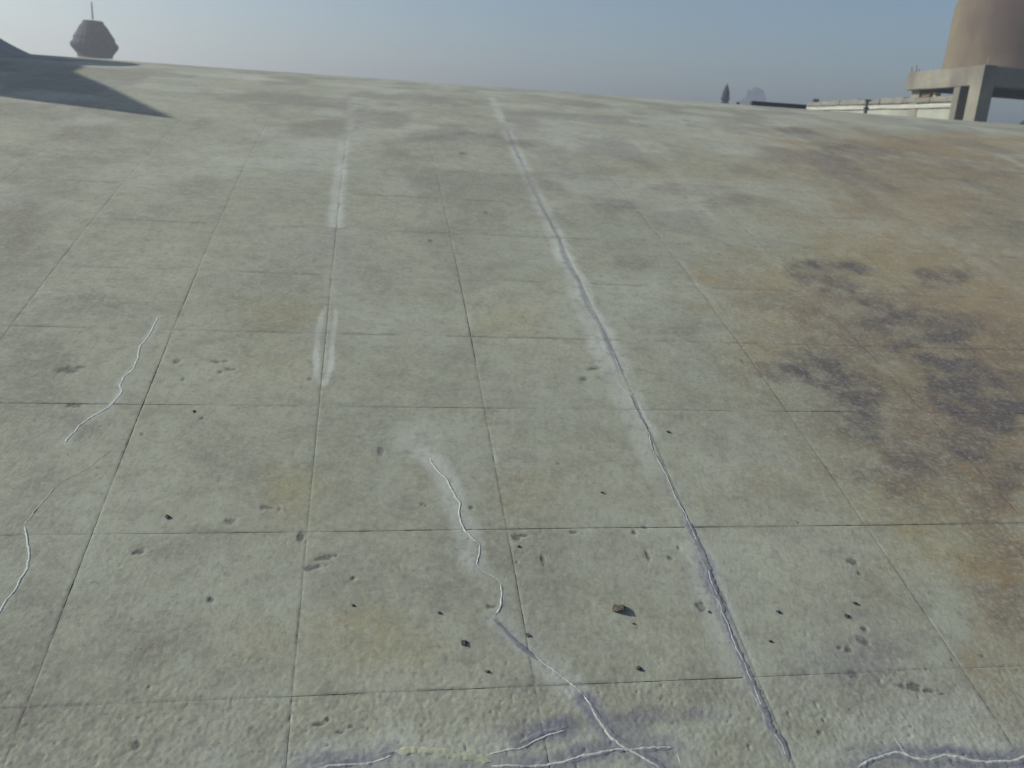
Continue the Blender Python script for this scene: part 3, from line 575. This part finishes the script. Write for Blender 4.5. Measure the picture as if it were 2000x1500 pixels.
bead('g', 0.0085, 0.0020, 42, label='thick pale bead on the upper left crack'); bead('h1', 0.0032, 0.0018, 43); bead('h2', 0.0060, 0.0028, 44)
bead('k1', 0.0028, 0.0015, 45); bead('k2', 0.0028, 0.0015, 46)


# ---------------------------------------------------------------- loose stones on the roof
def stone_mesh(r, seed, flat=0.55):
    import bmesh
    bm = bmesh.new(); bmesh.ops.create_icosphere(bm, subdivisions=2, radius=r)
    rs = random.Random(seed); off = [Vector((rs.gauss(0, 1), rs.gauss(0, 1), rs.gauss(0, 1))).normalized() for _ in range(7)]
    cut = [rs.uniform(0.45, 0.85) * r for _ in off]
    for v in bm.verts:
        for n_, c_ in zip(off, cut):
            d = v.co.dot(n_)
            if d > c_: v.co -= n_ * (d - c_)
        v.co.z *= flat
        v.co += Vector((rs.uniform(-1, 1), rs.uniform(-1, 1), rs.uniform(-1, 1))) * r * 0.05
    me = bpy.data.meshes.new('stone'); bm.to_mesh(me); bm.free()
    return me
SL = ['dark angular stone lying left of the foot of the middle crack', 'black pointed stone lying between the middle crack and the long crack, above the lowest joint',
      'tiny dark stone just above the lowest joint, left of the middle crack', 'largest brown mortar chip, lying alone between the two long cracks',
      'small brown chip stuck on the vertical joint just above the middle crack', 'black stone alone in the left bay, right of the leftmost dark joint',
      'small dark stone just right of the long crack, below the middle of the picture', 'tiny dark stone in the bay left of the long crack, halfway down',
      'tiny dark pebble just right of the second vertical joint, lower bay', 'tiny dark pebble left of the broken white crack',
      'small black stone in the bay right of the long crack, mid height', 'tiny dark stone in the bay right of the long crack, above the lowest joint',
      'upper of two dark pebbles at the right side of the lower right bay', 'lower of two dark pebbles at the right side of the lower right bay',
      'tiny dark stone below the horizontal joint in the upper left bay', 'tiny dark pebble beside the joint crossing in the middle of the roof',
      'tiny dark pebble beside the brown hollow at the long crack', 'tiny pebble right below the largest brown chip']
for i, (su, stt, sz) in enumerate(STONES):
    hh = float(height(np.array([su]), np.array([stt]))[0])
    p, nr = surf(np.array(su), np.array(stt), hh + sz * 0.16)
    brown = i in (3, 4)
    o = link('mortar_chip' if brown else 'stone', stone_mesh(sz * 0.5, 50 + i if i != 3 else 77, 0.3 if brown else 0.5), M_chip if brown else M_stone,
             label=SL[i], cat='chip' if brown else 'stone', loc=tuple(p - nr * sz * 0.1))
    o.rotation_euler = (0.2, 0.1, i * 1.3)
    o['group'] = 'loose bits lying on the roof'

# ---------------------------------------------------------------- things beyond the crest
def ray(x, y, dist):
    """point at forward distance dist (world y) seen in the photograph at x, y"""
    d = FWD + RT * ((x - 1000) / F) - UP * ((y - 750) / F)
    return Vector((d.x / d.y * dist, dist, H0 + d.z / d.y * dist))

# temple spire with ribbed disc, upper left
D = 22.0; k_ = D / (0.957 * F) * 1.02
b = ray(186, 108, D)
tw = link('temple_spire', None, label='dark round spire top with a thin rod behind the crest, upper left', cat='spire', loc=(b.x, b.y, 0))
prof = [(36, -4), (35, 0), (41, 8), (46, 14), (48.5, 19), (47, 24), (42.5, 28), (41, 33), (41.5, 36), (38, 40), (36, 44), (33.5, 47), (31, 52), (28, 57), (25, 61), (21.5, 64), (21, 68), (19, 69.5), (6, 70.5), (0.5, 71)]
link('ribbed_disc', lathe_mesh('ribbed_disc', [(r * k_ * 0.80, b.z + z * k_ * 0.80) for r, z in prof], 192, 24, lambda z: 0.03 if z < b.z + 60 * k_ else 0.0), M_finial, tw)
rings = [(28, 47.2), (38, 36.8), (24, 29.0)]
bp = [(0.95, b.z - 4 * k_ - 0.02), (0.42, b.z - 4 * k_), (0.42, b.z - 0.25)]
link('spire_body', lathe_mesh('spire_body', [(0.40, b.z - 5.1 * k_), (0.46, b.z - 0.3), (0.85, b.z - 0.6), (1.15, b.z - 1.5), (1.5, b.z - 3), (1.75, b.z - 5), (1.9, b.z - 7), (1.95, 0)], 48, 12, lambda z: 0.1), M_finial, tw)
link('rod', lathe_mesh('rod', [(0.020, b.z + 58 * k_), (0.017, b.z + 80 * k_), (0.012, b.z + 86 * k_), (0.001, b.z + 86.5 * k_)], 8), M_rod, tw)
# lotus bud finial, right of centre
D = 30.0; k_ = D * 0.957 / F * 1.0
b = ray(1415, 206, D)
fn = link('lotus_finial', None, label='small dark lotus bud finial standing behind the crest, left of the hazy tree', cat='finial', loc=(b.x, b.y, 0))
link('bud', lathe_mesh('bud', [(0.3, 41), (0.9, 39.5), (1.6, 37.5), (3.6, 33.5), (5.6, 28), (7.0, 22.5), (7.4, 17), (6.6, 12.5), (5.4, 10.5)][::-1] and [(r * k_, b.z + z * k_) for r, z in [(5.4, 10.5), (6.6, 12.5), (7.4, 17), (7.0, 22.5), (5.6, 28), (3.6, 33.5), (1.6, 37.5), (0.9, 39.5), (0.3, 41)]], 32, 8, lambda z: 0.12), M_finial, fn)
link('collar', lathe_mesh('collar', [(r * k_, b.z + z * k_) for r, z in [(5.5, 8.5), (8.2, 10), (9.2, 12), (8.8, 14), (6.4, 14.6)]], 32, 8, lambda z: 0.18), M_finial, fn)
link('pedestal', lathe_mesh('pedestal', [(13, -200), (12, -12), (11.5, -1), (11.8, 1.5), (9.5, 3.5), (7.0, 6), (5.8, 8.6)] and [(r * k_, max(0, b.z + z * k_)) for r, z in [(13, -900), (12, -12), (11.5, -1), (11.8, 1.5), (9.5, 3.5), (7.0, 6), (5.8, 8.6)]], 24), M_finial, fn)

# tiny peg, dark bar and post on the crest
def on_crest(px_, t):
    """point on the vault at bay t seen at photo column px_"""
    us = np.linspace(-8, 20, 2801); p, _ = surf(us, np.full(us.shape, float(t)))
    x, y, z = project(p); i = int(np.argmin(np.abs(x / 0.512 - px_) + (z < 0) * 1e6))
    return us[i], Vector(p[i])
def crest_box(name, px_a, px_b, t, hz, dep, mat, label, cat):
    ua, pa = on_crest(px_a, t); ub, pb = on_crest(px_b, t)
    o = link(name, box_mesh(name, ((pb - pa).length, dep, hz), 1, min(dep, hz) * 0.12), mat, label=label, cat=cat, loc=(pa + pb) / 2 - Vector((0, 0, 0.01)))
    o.rotation_euler = (0, 0, math.atan2(G[1], G[0]))
    return o
pu, pp = on_crest(1518, 19)
crest_box('steel_beam', 1465, 1572, 18.6, 0.062, 0.07, M_darkmetal, 'long dark steel bar lying flat along the roof crest left of the pale wall', 'beam')
crest_box('peg', 1438, 1443, 18.6, 0.035, 0.03, M_darkmetal, 'tiny dark peg on the crest between the finial and the dark bar', 'peg')

# hazy tree far behind
def tree(x, y, height_, crown_r, label, seed):
    rs = random.Random(seed)
    o = link('broad_tree', None, label=label, cat='tree', loc=(x, y, 0))
    link('trunk', lathe_mesh('trunk', [(0.55, -0.3), (0.42, 1.5), (0.34, height_ * 0.4), (0.2, height_ * 0.7), (0.05, height_ * 0.85)], 12), M_bark, o)
    cl = [(0, 0, height_ - crown_r * 0.55, crown_r * 0.5), (-crown_r * .45, 0, height_ - crown_r * 1.1, crown_r * 0.5), (crown_r * .5, .5, height_ - crown_r * 1.2, crown_r * 0.5), (0, -.6, height_ - crown_r * 1.3, crown_r * .6), (.3, .8, height_ - crown_r * 1.9, crown_r * .7), (-.8 * crown_r, .2, height_ - crown_r * 1.8, crown_r * .35), (.75 * crown_r, 0, height_ - crown_r * 1.9, crown_r * .4)]
    V = []; Q = []
    for (cx, cy, cz, r) in cl:
        for _ in range(int(900 * r / crown_r)):
            d = Vector((rs.gauss(0, 1), rs.gauss(0, 1), rs.gauss(0, 1))).normalized() * r * rs.uniform(0.55, 1.08) ** 0.6
            c_ = Vector((cx, cy, cz)) + d
            a1 = Vector((rs.gauss(0, 1), rs.gauss(0, 1), rs.gauss(0, 1))).normalized() * 0.42; a2 = a1.cross(Vector((rs.gauss(0, 1), rs.gauss(0, 1), rs.gauss(0, 1)))).normalized() * 0.3
            i = len(V); V += [tuple(c_ - a1), tuple(c_ + a2), tuple(c_ + a1), tuple(c_ - a2)]; Q.append((i, i + 1, i + 2, i + 3))
    link('crown', mesh_np('crown', V, Q, False), M_leaf, o)
    return o
tp = ray(1478, 172, 175.0)
tree(tp.x, tp.y, tp.z, 3.4, 'hazy blue tree far behind the roof crest, right of the lotus finial', 5)

# concrete tank stand (trapezoid plan), its tank and the wall behind it
L_ = Vector((-0.05, 1.0, 0)); R_ = Vector((0.97, 0.25, 0)).normalized()
A0 = ray(1925, 125, 14.5); A0.z = 0
SL_, SR_ = 2.62, 3.1
ZT, ZB = H0 + 1.245, H0 + 0.945
st = link('tank_stand', None, label='grey concrete stand of beams and legs carrying the round water tank, upper right', cat='tank stand', loc=(0, 0, 0))
def quad(o, a, b, da, db):
    """plan quad from o + a*L + b*R, sized da along L and db along R"""
    p = [o + L_ * a + R_ * b, o + L_ * a + R_ * (b + db), o + L_ * (a + da) + R_ * (b + db), o + L_ * (a + da) + R_ * b]
    return [(q.x, q.y) for q in p]
cw, cr_ = 0.34, 0.24
for i, (a, bq) in enumerate(((0, 0), (SL_ - cw, 0.16), (0, SR_ - cr_), (SL_ - cw, SR_ - cr_))):
    link('leg', prism_mesh('leg', quad(A0, a, bq, cw, cr_), 0, ZB if i else ZT + 0.003, 0.012, 0.002, 2), M_frame, st)
link('leg', prism_mesh('leg', quad(A0, 0.62, 0.0, 0.2, 0.21), 0, ZB - 0.002, 0.012, 0.002, 2), M_frame, st)
link('beam', prism_mesh('beam', quad(A0, cw, 0.012, SL_ - cw, cr_ - 0.012), ZB, ZT, 0.015, 0.004, 3), M_frame, st)
link('beam', prism_mesh('beam', quad(A0, 0.01, cr_, cw * 0.8, SR_ - cr_), ZB, ZT - 0.002, 0.015, 0.004, 3), M_frame, st)
link('beam', prism_mesh('beam', quad(A0, SL_ - cw * 0.8, cr_ + .002, cw * 0.8, SR_ - cr_), ZB - 0.001, ZT - 0.004, 0.015, 0.004, 3), M_frame, st)
link('beam', prism_mesh('beam', quad(A0, cw, SR_ - cr_, SL_ - 2 * cw - .01, cr_), ZB, ZT - 0.003, 0.015, 0.004, 3), M_frame, st)
link('platform_slab', prism_mesh('platform_slab', quad(A0, cw * 0.8, cr_, SL_ - 2 * cw * 0.8, SR_ - 2 * cr_), ZT - 0.16, ZT - 0.01, 0, 0), M_frame, st)
for (a, bq, hgt) in ((SL_ - 0.08, 0.06, 0.10), (SL_ - 0.22, 0.08, 0.12), (SL_ - 0.36, 0.06, 0.05), (0.10, 0.12, 0.13)):
    q = A0 + L_ * a + R_ * bq
    r_ = link('rebar_stub', lathe_mesh('rebar_stub', [(0.010, -0.02), (0.010, hgt), (0.002, hgt + 0.004)], 8), M_rod, st, loc=(q.x, q.y, ZT))
    r_.rotation_euler = (random.uniform(-.2, .2), random.uniform(-.2, .2), 0)
# the tank
tc = A0 + L_ * 1.31 + R_ * 1.42
tr = 1.13
tk = link('water_tank', None, label='big round tan and brown water tank on the concrete stand, top right corner', cat='water tank', loc=(tc.x, tc.y, ZT))
TH = 1.32
link('tank_body', lathe_mesh('tank_body', [(tr * 0.3, 0.0), (tr * 1.03, 0.0), (tr * 1.035, 0.03), (tr * 1.01, 0.08), (tr, 0.3), (tr * 0.995, 0.8), (tr * 0.985, TH - 0.22), (tr * 0.955, TH - 0.12), (tr * 0.90, TH - 0.04), (tr * 0.80, TH), (tr * 0.4, TH + 0.12), (tr * 0.25, TH + 0.14)], 96), M_tank, tk)
link('lid', lathe_mesh('lid', [(tr * 0.27, TH + 0.135), (tr * 0.27, TH + 0.19), (tr * 0.1, TH + 0.22), (0.001, TH + 0.225)], 32), M_tank, tk)

# long limewashed parapet wall running away behind the stand
W0 = ray(1877, 200, 15.33)
wl = link('parapet_wall', None, label='long pale parapet wall with grey coping running away behind the tank stand', cat='wall', loc=(0, 0, 0))
def wq(x0, th, ln, a=0.0):
    p = [W0 + L_ * a + Vector((x0, 0, 0)), W0 + L_ * a + Vector((x0 + th, 0, 0)), W0 + L_ * ln + Vector((x0 + th, 0, 0)), W0 + L_ * ln + Vector((x0, 0, 0))]
    return [(q.x, q.y) for q in p]
LN = 7.2
link('wall_body', prism_mesh('wall_body', wq(0.0, 0.20, LN), 0, H0 + 0.62, 0.01, 0.006, 12), M_wall, wl)
link('ledge', prism_mesh('ledge', wq(-0.04, 0.25, LN), H0 + 0.635, H0 + 0.70, 0.02, 0.008, 14), M_white, wl)
link('shadow_joint', prism_mesh('shadow_joint', wq(0.02, 0.16, LN), H0 + 0.62, H0 + 0.725, 0), M_coping, wl)
nb = 7
for i in range(nb):
    a0, a1 = LN * i / nb + 0.012, LN * (i + 1) / nb - 0.012
    link('coping_stone', prism_mesh('coping_stone', wq(-0.02 + random.uniform(-.012, .012), 0.23, a1, a0), H0 + 0.726, H0 + 0.825 + random.uniform(-.012, .012), 0.02, 0.006, 3), M_coping, wl)
tip = W0 + L_ * (LN - 0.3)
q = ray(1567, 203, tip.y)
bx = link('dark_block', box_mesh('dark_block', (0.13, 0.12, 0.075), 1, 0.012), M_stone, label='small dark block sitting on the far end of the pale parapet wall', cat='block', loc=(tip.x + 0.08, tip.y, H0 + 0.82))
q = W0 + L_ * 0.55
pb_ = link('brown_box', None, label='small brown box with a yellow edge on the wall under the tank stand', cat='box', loc=(0, 0, 0))
c_ = ray(1797, 189, 18.9)
c_ = W0 + L_ * 1.35
link('case', box_mesh('case', (0.2, 0.4, 0.075), 1, 0.012), M_brown, pb_, loc=(c_.x + 0.12, c_.y, H0 + 0.825))
link('yellow_edge', box_mesh('yellow_edge', (0.08, 0.1, 0.065), 1, 0.008), M_yellow, pb_, loc=(c_.x + 0.10, c_.y - 0.30, H0 + 0.825))
# dark post rising in front of the wall, on the far slope of the vault
up_, ppt = on_crest(1689, 20.5)
top = ray(1691, 195, ppt.y)
po = link('post', None, label='short dark post standing in front of the pale parapet wall', cat='post', loc=ppt - Vector((0, 0, 0.02)))
hz = top.z - ppt.z + 0.02
link('shaft', lathe_mesh('shaft', [(0.024, 0), (0.024, hz * 0.45), (0.020, hz * 0.5), (0.022, hz * 0.9), (0.015, hz)], 12), M_darkmetal, po)
link('bracket', box_mesh('bracket', (0.075, 0.06, 0.02), 1, 0.004), M_darkmetal, po, loc=(0.01, 0, hz * 0.93))
link('bracket', box_mesh('bracket', (0.065, 0.05, 0.02), 1, 0.004), M_darkmetal, po, loc=(0.005, 0, hz * 0.45))
ce = on_crest(1997, 18.2)[1]
link('rubble_stone', stone_mesh(0.06, 99, 0.9), M_stone, label='dark stone on the crest at the right edge of the picture, under the tank stand', cat='stone', loc=ce + Vector((0.02, 0, 0.01)))

# ---------------------------------------------------------------- stair head and turret at the left, whose shadow falls on the vault
def base_z(x, y):
    n_ = x * N[0] + y * N[1]
    return H0 + PH + math.sqrt(max(0, PR * PR - (n_ - PC) ** 2))
sh = link('stair_head', None, label='plastered stair head block just outside the left edge', cat='stair head', loc=(0, 0, 0))
cs = [(-5.2, 6.06), (-6.13, 7.68), (-8.0, 7.6), (-7.4, 6.42)]
link('block', prism_mesh('block', cs, base_z(-6, 6) - 0.8, H0 + 1.44, 0.02, 0.004, 3), M_plaster, sh)
cs2 = [(-6.12, 7.55), (-6.22, 8.2), (-6.40, 8.75), (-7.0, 8.75), (-7.0, 7.8)]
link('block', prism_mesh('block', cs2, base_z(-6, 8.5) - 0.8, H0 + 1.45, 0.02, 0.004, 3), M_plaster, sh)
tu = link('round_turret', None, label='round turret with flared foot at the left edge, shading the vault', cat='turret', loc=(-6.05, 8.8, 0))
zb = H0 + 0.24
fl = []
for i in range(15):
    k = i / 14
    fl.append((1.62 - 0.82 * k, zb - 0.02 + 0.27 * k ** 2.0))
prof = [(1.9, zb - 0.5), (1.66, zb - 0.05)] + fl
link('flared_foot', lathe_mesh('flared_foot', prof, 72), M_plaster, tu)
link('turret_wall', lathe_mesh('turret_wall', [(0.80, zb + 0.24), (0.74, zb + 0.45), (0.70, zb + 0.64)], 72), M_yellow, tu)
link('dome', lathe_mesh('dome', [(0.72, zb + 0.64), (0.72, zb + 0.67), (0.66, zb + 0.72), (0.6, zb + 0.95), (0.3, zb + 1.03), (0.001, zb + 1.05)], 72), M_plaster, tu)

# ---------------------------------------------------------------- haze
hz_o = link('haze', box_mesh('haze', (1300, 1300, 18.5), 1, 0), kind='stuff', loc=(0, 0, -3.0))
hm = bpy.data.materials.new('haze'); hm.use_nodes = True
hn = hm.node_tree; hn.nodes.clear()
pv = hn.nodes.new('ShaderNodeVolumePrincipled'); pv.inputs['Density'].default_value = 0.011
pv.inputs['Color'].default_value = (0.90, 0.93, 1.0, 1); pv.inputs['Anisotropy'].default_value = 0.6
ho = hn.nodes.new('ShaderNodeOutputMaterial'); hn.links.new(pv.outputs[0], ho.inputs['Volume'])
hz_o.data.materials.clear(); hz_o.data.materials.append(hm)
